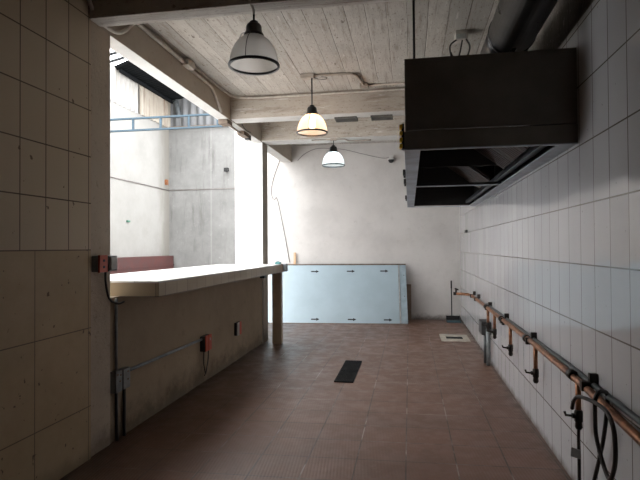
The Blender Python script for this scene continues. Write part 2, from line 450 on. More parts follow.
struct('low_wall', MB().box(XL - .34, XL - .012, 3.465, 7.46, 0, 1.08), M['lowwall'], 'stained plaster half wall carrying the tiled counter', 'wall')
# cross wall at the far end of the counter: white outside, taupe towards the room
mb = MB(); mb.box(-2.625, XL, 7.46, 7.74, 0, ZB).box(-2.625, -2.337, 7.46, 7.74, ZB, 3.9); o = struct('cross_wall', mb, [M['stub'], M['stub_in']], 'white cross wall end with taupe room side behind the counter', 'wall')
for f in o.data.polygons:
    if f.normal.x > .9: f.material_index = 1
# slab, one plate per bay
struct('ceiling', MB().box(-2.33, XR + .2, -2.5, 7.6, ZS, ZS + .3), M['ceil'])
struct('ceiling_far_bay', MB().box(-2.75, XR + .2, 7.6, 10.75, 3.54, 3.84), M['ceil_far'], 'pale raised ceiling slab over the last bay', 'ceiling')
struct('ceiling_beam', MB().box(XL, XR + .1, 3.20, 3.345, ZB, ZS + .02, .006), M['beam'], 'nearest cross beam, dark towards the viewer', 'beam')
struct('ceiling_beam', MB().box(XL, XR + .1, 6.06, 6.285, ZB, ZS + .02, .006), M['beam'], 'middle cross beam right behind the warm lit lamp', 'beam')
struct('ceiling_beam', MB().box(XL, XR + .1, 7.40, 7.72, ZB, 3.6, .006), M['beam'], 'farthest cross beam above the cool lit lamp', 'beam')
struct('edge_beam', MB().box(-2.335, XL, 3.0, 7.72, ZB - .01, ZS + .5, .004), M['beam_side'], 'long edge beam over the counter opening', 'beam')
struct('edge_beam', MB().box(-2.57, -2.375, 7.72, 10.3, 3.20, 3.7, .004), M['beam_side'], 'short edge beam ending at the back wall', 'beam')

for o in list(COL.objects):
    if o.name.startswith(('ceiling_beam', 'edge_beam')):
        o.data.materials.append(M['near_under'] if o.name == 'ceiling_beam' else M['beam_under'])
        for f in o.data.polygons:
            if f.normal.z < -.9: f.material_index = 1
# ------------------------------------------------------------------ the yard outside
struct('yard_ground', MB().box(-6.9, -2.55, 2.0, 13.4, -.14, -.02), M['ground'])
struct('yard_wall_left', MB().box(-6.9, -6.5, 5.5, 13.4, -.02, 4.8), M['yard'])
struct('yard_wall_end', MB().box(-6.5, -2.4, 13.08, 13.4, -.02, 4.75), M['grey'])
def corrugated(axis, a0, a1, z0, z1, base, pitch, amp, th=.012):
    """upright corrugated sheet; base is its plane, running from a0 to a1"""
    mb = MB(); n = int((a1 - a0) / pitch * 8)
    b = mb.bm; cols = []
    for i in range(n + 1):
        a = a0 + (a1 - a0) * i / n; d = amp * math.cos(2 * PI * (a - a0) / pitch)
        row = []
        for dd in (d, d + th):
            for z in (z0, z1):
                row.append(b.verts.new((base + dd, a, z) if axis == 'y' else (a, base + dd, z)))
        cols.append(row)
    for i in range(n):
        p, q = cols[i], cols[i + 1]
        for (u, v) in ((0, 1), (1, 3), (3, 2), (2, 0)): b.faces.new((p[u], q[u], q[v], p[v]))
    for row in (cols[0], cols[-1]): b.faces.new((row[0], row[1], row[3], row[2]))
    bmesh.ops.recalc_face_normals(b, faces=b.faces[:]); return mb
struct('sheet_cladding', corrugated('y', 5.5, 11.62, 4.72, 5.52, -6.5, .19, .02), M['white_sheet'], 'bleached white corrugated cladding on the yard wall', 'cladding')
struct('sheet_cladding', corrugated('y', 11.43, 13.13, 4.73, 5.53, -6.47, .16, .025), M['rust_sheet'], 'rust streaked cream corrugated cladding under the roof', 'cladding')
struct('sheet_cladding', corrugated('x', -6.6, -2.5, 4.74, 5.66, 13.055, .22, .022), M['grey_sheet'], 'grey weathered sheeting above the concrete wall', 'cladding')
struct('wall_ledge', MB().box(-6.5, -2.4, 12.99, 13.08, 4.72, 4.765), M['raw_edge'], 'brown ledge along the top of the concrete wall', 'ledge')
# lean-to roof: corrugated sheet with its purlins
rt = empty('canopy_roof', (-5.2, 11.6, 5.5), 'dark corrugated canopy roof over the yard corner', 'roof')
mb = MB(); b = mb.bm; n = 150; rows = []
for i in range(n + 1):
    f = i / n; d = .016 * math.cos(2 * PI * f * 26)
    yA = 10.43 + (13.1 - 10.43) * f
    yB = 10.0 + (13.1 - 10.0) * f
    rows.append([b.verts.new(q) for q in ((-6.55, yA, 5.5 + d), (-5.4, yB, 5.62 + d), (-5.4, yB, 5.632 + d), (-6.55, yA, 5.512 + d))])
for i in range(n):
    p, q = rows[i], rows[i + 1]
    for k in range(4): b.faces.new((p[k], q[k], q[(k + 1) % 4], p[(k + 1) % 4]))
b.faces.new(rows[0]); b.faces.new(rows[-1][::-1]); bmesh.ops.recalc_face_normals(b, faces=b.faces[:])
part('roof_sheet', mb, M['roof'], rt)
part('purlin', MB().box(-6.42, -6.36, 10.5, 13.05, 5.42, 5.49), M['roof'], rt)
part('purlin', MB().box(-5.5, -5.44, 10.2, 13.05, 5.53, 5.59), M['roof'], rt)
for (a, c, lab) in (((-6.95, 10.86, 5.98), (-5.2, 10.42, 6.05), 'upper thin dark bar crossing the sky above the canopy'),
                    ((-7.1, 11.22, 5.96), (-5.2, 10.62, 6.05), 'lower dark bar crossing the sky just above the canopy')):
    m_ = MB().tube([a, c], .035, 8)
    solo('roof_bar', m_, M['roof'], lab, 'bar', 'bars above the canopy')
# red ledge
solo('red_ledge', MB().box(-6.495, -6.28, 6.0, 12.9, -.02, 1.24, .01).box(-6.28, -6.262, 6.0, 12.9, .98, 1.01), M['red'], 'long dull red ledge at the foot of the white yard wall', 'ledge')
# blue steel truss
rt = empty('steel_truss', (-4.6, 7.5, 3.33), 'faded blue steel ladder truss spanning the yard', 'truss')
part('chord', MB().box(-6.5, -2.338, 7.48, 7.52, 3.51, 3.538, .003), M['blue'], rt)
part('chord', MB().box(-6.5, -2.338, 7.48, 7.52, 3.32, 3.348, .003), M['blue'], rt)
for x in (-6.24, -5.77, -5.29, -4.815, -4.34, -3.865, -3.39, -2.915):
    part('upright', MB().box(x - .015, x + .015, 7.485, 7.515, 3.34, 3.515), M['blue'], rt)
# small yard fittings
solo('conduit_line', MB().tube([(-6.485, 6, 3.03), (-6.485, 13.06, 3.03)], .014, 8).tube([(-6.47, 13.065, 3.03), (-2.9, 13.065, 3.05)], .012, 8), M['cablegrey'], 'thin grey conduit running around the yard walls', 'conduit')
solo('junction_box', MB().box(-6.5, -6.44, 12.82, 12.92, 3.16, 3.30, .006), M['rust'], 'small rusty orange box in the yard corner', 'box')
solo('wall_clip', MB().box(-6.5, -6.46, 10.92, 11.04, 2.06, 2.10, .006), M['green'], 'small green clip on the white yard wall', 'clip')
rt = empty('floodlight', (-4.8, 13.0, 3.45), 'small black floodlight on the grey concrete wall', 'light')
part('lamp_body', MB().box(-4.86, -4.74, 12.92, 13.0, 3.48, 3.58, .01), M['black'], rt)
part('bracket', MB().box(-4.82, -4.78, 13.0, 13.08, 3.50, 3.56), M['boxdark'], rt)
solo('wall_pipe', MB().tube([(-6.25, 12.98, 5.45), (-6.20, 12.98, 5.2), (-6.17, 12.98, 5.02)], .08, 12, 4), M['conduit'], 'fat dark pipe in the corner under the canopy', 'pipe')

# ------------------------------------------------------------------ counter
rt = empty('counter', (-2.1, 5.5, 0), 'long tiled bar counter with white top on the half wall', 'counter')
poly = [(-1.90, 3.63), (-1.90, 7.57), (-2.185, 7.57), (-2.185, 7.455), (-2.86, 7.455), (-2.86, 3.63)]
part('counter_slab', MB().prism(poly, 'z', 1.08, 1.183), M['tileedge'], rt, 'underside slab of the counter')
part('counter_top', MB().prism([(-1.879, 3.612), (-1.879, 7.585), (-2.184, 7.585), (-2.184, 7.454), (-2.875, 7.454), (-2.875, 3.612)], 'z', 1.183, 1.196), M['tiletop'], rt, 'white tiled top')
mb = MB().box(-1.90, -1.88, 3.613, 7.585, 1.078, 1.183, .002); part('edge_tiling', mb, M['tileedge'], rt)
mb = MB().box(-2.86, -1.90, 3.613, 3.63, 1.078, 1.183, .002); part('edge_tiling', mb, M['tileend'], rt)
part('corner_cap', MB().box(-1.905, -1.835, 7.47, 7.60, 1.085, 1.199, .004), M['capmetal'], rt, 'grey metal corner cap')
part('leg', MB().box(-2.045, -1.905, 7.45, 7.55, 0, 1.08, .004), M['legtile'], rt)
part('bracket', MB().box(-2.202, -2.13, 7.34, 7.44, .99, 1.08).box(-2.202, -1.98, 7.36, 7.40, 1.05, 1.08), M['black'], rt)
rg = MB(); rg.lathe([(.035, 0), (.05, .008), (.04, .022), (.015, .034), (.003, .036)], 14, (-1.94, 7.42, 1.196), cap0=True)
for v in rg.bm.verts: v.co += Vector((random.uniform(-.012, .012), random.uniform(-.012, .012), random.uniform(0, .01) if v.co.z > 1.2 else 0))
solo('rag', rg, M['teal'], 'crumpled teal rag on the far corner of the counter', 'rag')

# ------------------------------------------------------------------ pendant lamps
def make_lamp(name, loc, label, bulbmat, stem):
    rt = empty(name, loc, label, 'lamp', 'glass pendant lamps')     # loc: centre of the rim
    R = .163
    prof = [(R, .004), (R * .985, .028), (R * .95, .060), (R * .88, .097), (R * .77, .134), (R * .62, .166), (R * .45, .188), (R * .38, .195)]
    def ribbed(prof, th):
        mb = MB(); b = mb.bm; n = 96; rings = []
        for (r, z) in prof:
            rings.append([b.verts.new(((r + (.0022 if k % 2 else 0) - th) * math.cos(2 * PI * k / n), (r + (.0022 if k % 2 else 0) - th) * math.sin(2 * PI * k / n), z)) for k in range(n)])
        for i in range(len(rings) - 1):
            for k in range(n):
                f = b.faces.new((rings[i][k], rings[i][(k + 1) % n], rings[i + 1][(k + 1) % n], rings[i + 1][k])); f.smooth = True
        return mb
    ribbed(prof, 0).build('glass_shade', M['shade'], rt)
    MB().lathe([(R - .007, -.007), (R + .007, -.008), (R + .010, .0), (R + .008, .008), (R - .001, .010), (R - .006, .003), (R - .007, -.007)], 56).build('rim_ring', M['ring'], rt)
    MB().lathe([(.066, .189), (.068, .204), (.062, .216), (.055, .222), (.052, .262), (.045, .276), (.029, .281), (.027, .296), (.010, .299)], 32, cap0=True, cap1=True).build('socket_housing', M['black'], rt)
    for k in range(3):
        a = .5 + k * 2 * PI / 3
        MB().tube([((r + .008) * math.cos(a), (r + .008) * math.sin(a), z) for (r, z) in prof] + [(.070 * math.cos(a), .070 * math.sin(a), .205)], .0026, 6).build('guard_wire', M['black'], rt)
    # latch spring beside the housing
    MB().tube([(-.060, 0, .228), (-.082, 0, .224), (-.096, 0, .204), (-.102, 0, .182)], .003, 6, 4).build('latch', M['steel'], rt)
    bl = MB().lathe([(.0025, .045), (.022, .052), (.036, .072), (.040, .095), (.034, .12), (.022, .14), (.018, .17), (.018, .19)], 24, cap0=True)
    bl.build('bulb', bulbmat, rt)
    st = MB(); st.tube([(0, 0, .292), (0, 0, stem)], .0075, 10); st.build('stem', M['black'], rt)
    return rt
l1 = make_lamp('pendant_lamp', (-1.012, 3.262, 2.662), 'unlit glass pendant lamp, nearest and largest of the row', M['bulb_off'], .375)
MB().tube([(0, 0, .345), (0, -.01, .37), (-.006, -.05, .395), (-.016, -.076, .44), (-.03, -.078, .53), (-.045, -.078, .66)], .009, 10, 6).build('cable', M['conduit_pale'], l1)
l2 = make_lamp('pendant_lamp', (-1.03, 5.42, 2.690), 'pendant lamp lit warm yellow, middle of the row', M['bulb_warm'], .628)
l3 = make_lamp('pendant_lamp', (-1.095, 7.43, 2.652), 'pendant lamp lit cool white, farthest of the row', M['bulb_cool'], .385)

# ------------------------------------------------------------------ ceiling conduits
rt = empty('ceiling_conduit', (-.6, 5.6, 3.3), 'cream conduit with two boxes on the slab above the warm lamp', 'conduit')
part('conduit_pipe', MB().tube([(-1.03, 5.42, 3.312), (-.66, 5.43, 3.312), (-.58, 5.45, 3.312), (-.54, 5.55, 3.312), (-.50, 5.86, 3.312)], .013, 8, 6), M['conduit_cream'], rt)
part('conduit_pipe', MB().tube([(-.50, 5.87, 3.312), (.9, 5.87, 3.312)], .011, 8), M['conduit_cream'], rt)
part('junction_box', MB().box(-1.15, -1.0, 5.38, 5.48, 3.285, 3.33, .006), M['conduit_cream'], rt)
part('junction_box', MB().box(-.55, -.45, 5.82, 5.93, 3.285, 3.33, .006), M['conduit_cream'], rt)
lp = MB().tube([(-1.0, 5.43, 3.29), (-.94, 5.43, 3.268), (-.88, 5.43, 3.268), (-.87, 5.43, 3.285), (-.93, 5.43, 3.298)], .005, 6, 5)
part('loose_cable', lp, M['cablegrey'], rt)
solo('slab_conduit', MB().tube([(-2.165, 4.80, 3.31), (-2.165, 5.5, 3.312), (-2.15, 5.80, 3.31), (-2.10, 5.98, 3.305), (-1.95, 6.035, 3.30), (-1.6, 6.042, 3.295), (-.4, 6.042, 3.297), (.9, 6.042, 3.297)], .012, 8, 6), M['conduit_pale'], 'thin cream conduit along the joint of slab and middle beam', 'conduit')
rt = empty('beam_conduit', (-2.16, 4.7, 3.1), 'pair of cream conduits with a box on the edge beam', 'conduit')
part('conduit_pipe', MB().tube([(-2.172, 3.345, 3.295), (-2.172, 4.68, 3.275)], .018, 10), M['conduit_pale'], rt)
part('conduit_pipe', MB().tube([(-2.174, 4.84, 3.262), (-2.174, 5.35, 3.258), (-2.174, 5.42, 3.25), (-2.174, 5.47, 3.225), (-2.174, 5.70, 3.05)], .015, 10), M['conduit_pale'], rt)
part('junction_box', MB().box(-2.19, -2.12, 4.68, 4.84, 3.245, 3.315, .008), M['conduit_pale'], rt)
rt = empty('pillar_conduit', (-2.16, 3.3, 3.06), 'bent cream conduit crossing the top of the near pillar', 'conduit')
part('conduit_pipe', MB().tube([(-2.155, 2.9, 3.30), (-2.155, 3.10, 3.20), (-2.16, 3.20, 3.12), (-2.165, 3.30, 3.075), (-2.165, 3.42, 3.068), (-2.165, 3.52, 3.085), (-2.165, 3.62, 3.14), (-2.165, 3.75, 3.255), (-2.165, 3.85, 3.30)], .015, 10, 6), M['conduit_pale'], rt)
part('dark_sleeve', MB().tube([(-2.155, 2.98, 3.265), (-2.155, 3.12, 3.185)], .023, 10), M['boxdark'], rt)
# boxes under the far end of the edge beam
rt = empty('beam_box_run', (-2.25, 6.4, 2.98), 'two small brown boxes joined by a conduit under the edge beam', 'box')
part('junction_box', MB().box(-2.32, -2.20, 5.98, 6.16, 2.985, 3.04, .006), M['raw_edge'], rt)
part('junction_box', MB().box(-2.30, -2.20, 6.62, 6.86, 2.985, 3.04, .006), M['raw_edge'], rt)
part('conduit_pipe', MB().tube([(-2.25, 6.16, 3.01), (-2.25, 6.62, 3.01)], .012, 8), M['raw_edge'], rt)
part('socket', MB().box(-2.28, -2.21, 6.87, 6.97, 2.97, 3.04, .004), M['boxdark'], rt)
solo('drooping_cable', MB().tube([(-2.18, 6.42, 3.25), (-2.175, 6.45, 3.1), (-2.175, 6.62, 3.045), (-2.18, 6.85, 3.06)], .006, 6, 6), M['cabledark'], 'dark cable drooping from the edge beam between two cross beams', 'cable')
solo('loose_cable', MB().tube([(-2.16, 7.74, 3.08), (-2.30, 7.9, 3.12), (-2.39, 8.25, 3.3)], .007, 6, 5), M['cabledark'], 'short dark cable at the foot of the short edge beam', 'cable')
# slots under the middle beam
for (x0, x1, lab) in ((-.90, -.625, 'grey vent slot under the middle beam, left one'), (-.455, -.19, 'grey vent slot under the middle beam, right one beside the hood')):
    rt = empty('ceiling_vent', ((x0 + x1) / 2, 6.28, 3.02), lab, 'vent', 'vents under the middle beam')
    part('frame', MB().box(x0, x1, 6.205, 6.23, 3.03, 3.055).box(x0, x1, 6.37, 6.395, 3.03, 3.055).box(x0, x0 + .02, 6.23, 6.37, 3.03, 3.055).box(x1 - .02, x1, 6.23, 6.37, 3.03, 3.055), M['ventgrey'], rt)
    part('vent_plate', MB().box(x0 + .02, x1 - .02, 6.23, 6.37, 3.04, 3.055), M['boxdark'], rt)
    for k in range(3): part('slat', MB().box(x0 + .02, x1 - .02, 6.252 + k * .04, 6.264 + k * .04, 3.032, 3.041), M['ventgrey'], rt)

# box with hanging wires on the slab by the hood
rt = empty('ceiling_box', (.455, 4.6, 3.25), 'cream ceiling box with looped loose wires beside the duct', 'box')
part('box_body', MB().box(.41, .515, 4.55, 4.66, 3.25, 3.33, .006), M['conduit_pale'], rt)
part('cover', MB().box(.41, .50, 4.535, 4.55, 3.25, 3.29, .003), M['boxpale'], rt)
part('wire', MB().tube([(.42, 4.57, 3.252), (.365, 4.56, 3.20), (.375, 4.56, 3.10), (.43, 4.56, 3.03), (.50, 4.56, 2.99)], .007, 6, 6), M['cabledark'], rt)
part('wire', MB().tube([(.50, 4.57, 3.252), (.53, 4.56, 3.18), (.50, 4.56, 3.08), (.44, 4.56, 3.00), (.40, 4.56, 3.06), (.37, 4.56, 3.14)], .007, 6, 6), M['cabledark'], rt)
part('wire', MB().tube([(.47, 4.58, 3.252), (.45, 4.57, 3.15), (.42, 4.57, 3.02)], .006, 6, 6), M['cabledark'], rt)

# ------------------------------------------------------------------ extractor hood
HX0, HX1, HY0, HY1, HZ0, HZS, HZ1 = -.022, .979, 3.206, 7.93, 2.05, 2.167, 2.618
rt = empty('extractor_hood', (.48, 5.57, 2.05), 'long black steel extractor hood hung along the right wall', 'hood')
part('front_panel', MB().box(HX0, HX1, HY0, HY0 + .016, HZS + .004, HZ1, .003), M['hood'], rt)
part('top_panel', MB().box(HX0, HX1, HY0 + .016, HY1, HZ1 - .015, HZ1), M['hood'], rt)
part('end_panel', MB().box(HX0, HX1, HY1 - .016, HY1, HZ0 + .016, HZ1 - .016), M['hood'], rt)
part('side_panel', MB().box(HX0, HX0 + .014, HY0 + .017, HY1 - .017, HZS + .004, HZ1 - .016), M['hood'], rt)
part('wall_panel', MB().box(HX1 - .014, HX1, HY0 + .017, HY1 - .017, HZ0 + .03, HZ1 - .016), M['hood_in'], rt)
part('skirt', MB().box(HX0 - .004, HX1, HY0 - .005, HY0 + .016, HZ0 + .004, HZS - .002, .003).box(HX0 - .004, HX0 + .014, HY0 + .016, HY1, HZ0 + .012, HZS - .002, .002), M['hood'], rt)
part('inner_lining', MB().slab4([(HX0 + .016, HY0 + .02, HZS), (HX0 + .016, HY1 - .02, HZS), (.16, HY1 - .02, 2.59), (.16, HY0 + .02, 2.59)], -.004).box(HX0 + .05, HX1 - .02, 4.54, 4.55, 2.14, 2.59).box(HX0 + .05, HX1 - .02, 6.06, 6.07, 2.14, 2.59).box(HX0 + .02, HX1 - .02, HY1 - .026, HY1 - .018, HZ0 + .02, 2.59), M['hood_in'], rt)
part('bottom_flange', MB().box(HX0 - .004, .072, HY0 + .016, HY1, HZ0, HZ0 + .012, .002), M['flange'], rt, 'blue grey steel strip')
part('bottom_flange', MB().box(.882, HX1, HY0 + .016, HY1, HZ0, HZ0 + .012, .002), M['flange'], rt, 'blue grey steel strip')
part('front_lip', MB().box(HX0 - .004, HX1, HY0 - .005, HY0 + .03, HZ0 - .002, HZ0 + .004, .001), M['flange'], rt)
part('front_lip', MB().box(HX0, HX1, HY1 - .03, HY1, HZ0 - .002, HZ0 + .006), M['flange'], rt)
part('divider_bar', MB().box(.05, .89, 5.21, 5.25, HZ0 + .006, HZ0 + .03, .003), M['hood_in'], rt)
part('divider_lip', MB().box(.05, .89, 5.20, 5.255, HZ0, HZ0 + .006, .001), M['flange'], rt)
part('gutter', MB().box(.835, .885, HY0 + .02, HY1 - .02, HZ0 + .045, HZ0 + .055).box(.835, .843, HY0 + .02, HY1 - .02, HZ0 + .055, HZ0 + .085), M['gutter'], rt)
for (y0, y1) in ((3.26, 3.70), (3.72, 4.10), (4.12, 4.52), (5.30, 5.66), (5.68, 6.04)):
    ft = part('filter', MB().slab4([(.80, y0, 2.125), (.80, y1, 2.125), (.30, y1, 2.50), (.30, y0, 2.50)], .012), M['filter'], rt)
    fm = MB(); nsl = 7
    for k in range(nsl):
        y = y0 + .02 + (y1 - y0 - .04) * (k + .5) / nsl
        fm.slab4([(.795, y - .016, 2.112), (.795, y + .016, 2.112), (.305, y + .016, 2.485), (.305, y - .016, 2.485)], -.010)
    sub('baffle', fm, M['filter'], rt, ft)
    for ya in (y0, y1 - .02):
        sub('filter_frame', MB().slab4([(.80, ya, 2.11), (.80, ya + .02, 2.11), (.30, ya + .02, 2.485), (.30, ya, 2.485)], -.012), M['filter_edge'], rt, ft)
for (x, y) in ((.04, 3.42), (.04, 7.6), (.9, 7.6)):
    part('hanger_rod', MB().tube([(x, y, HZ1 - .01), (x, y, ZS if y < 7.4 else 3.54)], .008, 8), M['black'], rt)
hz = part('hazard_tape', MB().box(HX0 - .020, HX0 - .004, HY0 + .0, HY0 + .05, 2.058, 2.215), M['black'], rt, 'black and yellow edge tape')
for k in range(4):
    z = 2.064 + k * .04
    sub('yellow_stripe', MB().box(HX0 - .034, HX0 - .015, HY0 - .002, HY0 + .051, z, z + .025, .002), M['yellow'], rt, hz, 'yellow stripe')
for y in (4.52, 5.14, 6.8):
    part('clip', MB().box(HX0 - .03, HX0 - .004, y - .04, y + .04, HZ0 + .02, HZ0 + .07, .004).box(HX0 - .024, HX0 - .006, y - .015, y + .015, HZ0 + .0, HZ0 + .03), M['black'], rt)

# exhaust duct
rt = empty('exhaust_duct', (.675, 1.5, 2.70), 'fat round black exhaust duct running over the hood', 'duct')
DX, DZ, DR = .675, 2.85, .148
part('duct_pipe', MB().tube([(DX, -2.28, DZ), (DX, 3.50, DZ)], DR, 40), M['duct'], rt)
part('duct_pipe', MB().tube([(DX, 3.50, DZ), (DX, 4.3, DZ), (DX, 4.46, DZ - .015), (DX, 4.56, DZ - .08), (DX, 4.60, DZ - .18), (DX, 4.60, HZ1 - .005)], DR, 40, 4), M['duct'], rt)
for y in (3.48, .9, -1.2):
    part('joint_ring', MB().tube([(DX, y, DZ), (DX, y + .012, DZ), (DX, y + .028, DZ), (DX, y + .04, DZ)], [DR + .001, DR + .006, DR + .006, DR + .001], 40), M['duct'], rt)

# ------------------------------------------------------------------ right wall services
PX, PZ = .925, .70
rt = empty('gas_pipe', (PX, 5, .43), 'copper gas pipe with five valves along the right wall', 'pipe')
part('main_pipe', MB().tube([(PX, 1.0, .585), (PX, 2.3, .652), (PX, 3.0, .69), (PX, 4.0, .705), (PX, 6.0, PZ), (PX, 8.02, .70), (PX - .02, 8.08, .705), (PX - .06, 8.1, .71), (.69, 8.1, .722)], .021, 12), M['copper'], rt, 'tarnished copper pipe')
tp = part('end_tap', MB().tube([(.70, 8.1, .722), (.70, 8.1, .79)], .014, 8).tube([(.735, 8.1, .78), (.68, 8.1, .80)], .012, 8), M['valve'], rt)
part('end_cap', MB().tube([(.66, 8.1, .72), (.70, 8.1, .722)], .026, 10), M['valve'], rt)
for y in (8.0, 7.5, 6.47, 5.40, 4.26, 2.94):
    part('bracket', MB().box(PX + .012, XR, y - .016, y + .016, PZ + .01, PZ + .068, .004).box(PX - .03, PX + .03, y - .02, y + .02, PZ - .027, PZ + .025, .006), M['valve'], rt)
for y in (6.56, 5.50, 4.36, 3.18):
    part('coupling', MB().tube([(PX, y - .03, PZ), (PX, y + .03, PZ)], .030, 12), M['valve'], rt)
for i, y in enumerate((6.38, 5.90, 5.0, 4.04, 3.06)):
    part('drop_pipe', MB().tube([(PX - .005, y, PZ), (PX - .005, y, .525)], .016, 10), M['copper'], rt)
    vb = MB().tube([(PX - .005, y, .535), (PX - .005, y, .525), (PX - .005, y, .475), (PX - .005, y, .465), (PX - .005, y, .44), (PX - .005, y, .425)], [.017, .023, .023, .018, .021, .013], 12)
    vb.tube([(PX - .005, y, .50), (PX - .04, y, .50)], .015, 10)
    va = part('valve', vb, M['valve'], rt)
    sub('valve_handle', MB().tube([(PX - .038, y, .50), (PX - .072, y, .502), (PX - .078, y, .522)], .007, 8), M['valve'], rt, va)
solo('grey_conduit', MB().tube([(.957, 1.0, .69), (.957, 2.4, .702), (.957, 3.4, .715), (.957, 6.75, .715)], .015, 10), M['conduit'], 'dark grey conduit behind the copper pipe', 'conduit')
# regulator standing under the pipe
rt = empty('gas_regulator', (.93, 6.6, 0), 'small dark meter box on two short pipes below the copper pipe', 'meter')
part('meter_box', MB().box(.86, .975, 6.50, 6.78, .36, .52, .012), M['boxdark'], rt)
part('standpipe', MB().tube([(.92, 6.62, 0), (.92, 6.62, .37)], .022, 10), M['conduit'], rt)
part('standpipe', MB().tube([(.935, 6.48, 0), (.935, 6.48, .44)], .026, 10), M['boxgrey'], rt)
# hoses
hs = MB().tube([(.92, 3.06, .43), (.92, 3.065, .38), (.917, 3.05, .25), (.91, 3.04, .10), (.88, 3.03, .02), (.82, 3.0, .014)], .0095, 10, 8)
rt = empty('gas_hose', (.92, 3.05, 0), 'dark hose hanging straight from the nearest valve with grey tag', 'hose')
part('hose', hs, M['rubber'], rt)
part('tag', MB().slab4([(.872, 3.032, .335), (.915, 3.022, .325), (.915, 3.022, .275), (.868, 3.032, .285)], .004), M['boxpale'], rt, 'grey paper tag')
loop = [(.882, 3.045, .545), (.878, 3.00, .60), (.876, 2.92, .645), (.874, 2.80, .672), (.872, 2.67, .692), (.872, 2.55, .700), (.870, 2.47, .69), (.870, 2.42, .645), (.872, 2.41, .57), (.878, 2.435, .49), (.884, 2.49, .41), (.888, 2.535, .385),
        (.892, 2.585, .395), (.892, 2.635, .435), (.888, 2.69, .52), (.884, 2.69, .61), (.884, 2.685, .70), (.905, 2.69, .735), (.945, 2.715, .725), (.955, 2.735, .66), (.945, 2.765, .478), (.93, 2.855, .236), (.91, 2.9, .09), (.88, 2.92, .02), (.80, 2.90, .011)]
solo('coiled_hose', MB().tube(loop, .010, 10, 8), M['rubber'], 'black hose looped over the near end of the copper pipe', 'hose')
solo('wall_socket', MB().box(.945, XR, 9.0, 9.22, 1.68, 1.73, .005).box(.938, .948, 9.02, 9.10, 1.69, 1.72), M['boxdark'], 'small black fitting on the white tiles near the back corner', 'fitting')
solo('wall_stub', MB().tube([(XR, 5.66, .638), (.95, 5.66, .638)], .022, 10).box(.945, .965, 5.58, 5.74, .625, .65), M['boxdark'], 'small black stub on the white tiles above the copper pipe', 'fitting')

# ------------------------------------------------------------------ left wall electrics
rt = empty('wall_outlet', (-2.16, 3.33, 1.28), 'red outlet between two grey boxes on the near pillar', 'outlet')
part('back_box', MB().box(XL, -2.14, 3.236, 3.335, 1.285, 1.398, .004), M['boxgrey'], rt)
fc = part('outlet_face', MB().box(-2.142, -2.126, 3.238, 3.334, 1.280, 1.402, .004), M['orange'], rt, 'red orange face')
for zz in (1.31, 1.355): sub('outlet_hole', MB().box(-2.128, -2.124, 3.275, 3.297, zz, zz + .017), M['black'], rt, fc)
part('switch_box', MB().box(XL, -2.14, 3.365, 3.475, 1.283, 1.395, .004), M['boxdark'], rt)
part('switch_plate', MB().box(-2.141, -2.132, 3.385, 3.465, 1.295, 1.385, .003), M['boxpale'], rt)
part('cable', MB().tube([(-2.155, 3.35, 1.285), (-2.160, 3.36, 1.2), (-2.170, 3.42, 1.08), (-2.165, 3.52, 1.035), (-2.16, 3.60, 1.04)], .008, 8, 6), M['cabledark'], rt)
rt = empty('conduit_run', (-2.17, 4.3, 0), 'grey conduit run with twin boxes on the plaster half wall', 'conduit')
X2 = XL - .012
part('conduit_pipe', MB().tube([(X2 + .016, 3.535, 1.07), (X2 + .016, 3.535, .52)], .011, 10), M['boxgrey'], rt)
part('conduit_pipe', MB().tube([(X2 + .016, 3.535, .37), (X2 + .016, 3.545, 0)], .012, 10), M['conduit'], rt)
part('conduit_pipe', MB().tube([(X2 + .016, 3.645, .38), (X2 + .016, 3.645, 0)], .012, 10), M['boxdark'], rt)
part('conduit_pipe', MB().tube([(X2 + .018, 3.66, .49), (X2 + .018, 5.15, .475)], .013, 10), M['steel'], rt, 'pale steel conduit')
b1 = part('junction_box', MB().box(X2, X2 + .05, 3.478, 3.563, .370, .530, .004), M['boxgrey'], rt)
b2 = part('junction_box', MB().box(X2, X2 + .05, 3.580, 3.675, .372, .526, .004), M['boxgrey'], rt)
for (y, z) in ((3.50, .505), (3.54, .495), (3.53, .45)): sub('screw', MB().tube([(X2 + .048, y, z), (X2 + .053, y, z)], .006, 8), M['rust'], rt, b1)
for (y, z) in ((3.64, .50), (3.64, .44)): sub('screw', MB().tube([(X2 + .048, y, z), (X2 + .053, y, z)], .006, 8), M['rust'], rt, b2)
rt = empty('wall_outlet', (-2.16, 5.22, .08), 'red outlet low on the half wall with two dangling wires', 'outlet')
part('back_box', MB().box(X2, -2.145, 5.13, 5.30, .345, .505, .004), M['boxdark'], rt)
fc = part('outlet_face', MB().box(-2.150, -2.136, 5.135, 5.21, .345, .51, .003).box(-2.150, -2.136, 5.218, 5.298, .345, .51, .003), M['orange'], rt, 'red orange face')
sub('outlet_hole', MB().box(-2.137, -2.133, 5.24, 5.26, .45, .475), M['boxpale'], rt, fc)
part('wire', MB().tube([(-2.165, 5.15, .35), (-2.17, 5.155, .22), (-2.17, 5.20, .10)], .006, 6, 6), M['cabledark'], rt)
part('wire', MB().tube([(-2.165, 5.27, .35), (-2.17, 5.275, .24), (-2.17, 5.235, .15), (-2.17, 5.21, .10), (-2.172, 5.18, .085)], .006, 6, 6), M['cabledark'], rt)
rt = empty('wall_switch', (-2.16, 6.26, .33), 'grey and red switch low on the half wall nearest the counter leg', 'switch')
part('back_box', MB().box(X2, -2.168, 6.205, 6.37, .33, .49, .004), M['boxdark'], rt)
part('switch_plate', MB().box(-2.170, -2.158, 6.21, 6.29, .328, .492, .003), M['boxpale'], rt)
part('red_plate', MB().box(-2.170, -2.158, 6.295, 6.368, .328, .492, .003), M['orange'], rt, 'red plate')

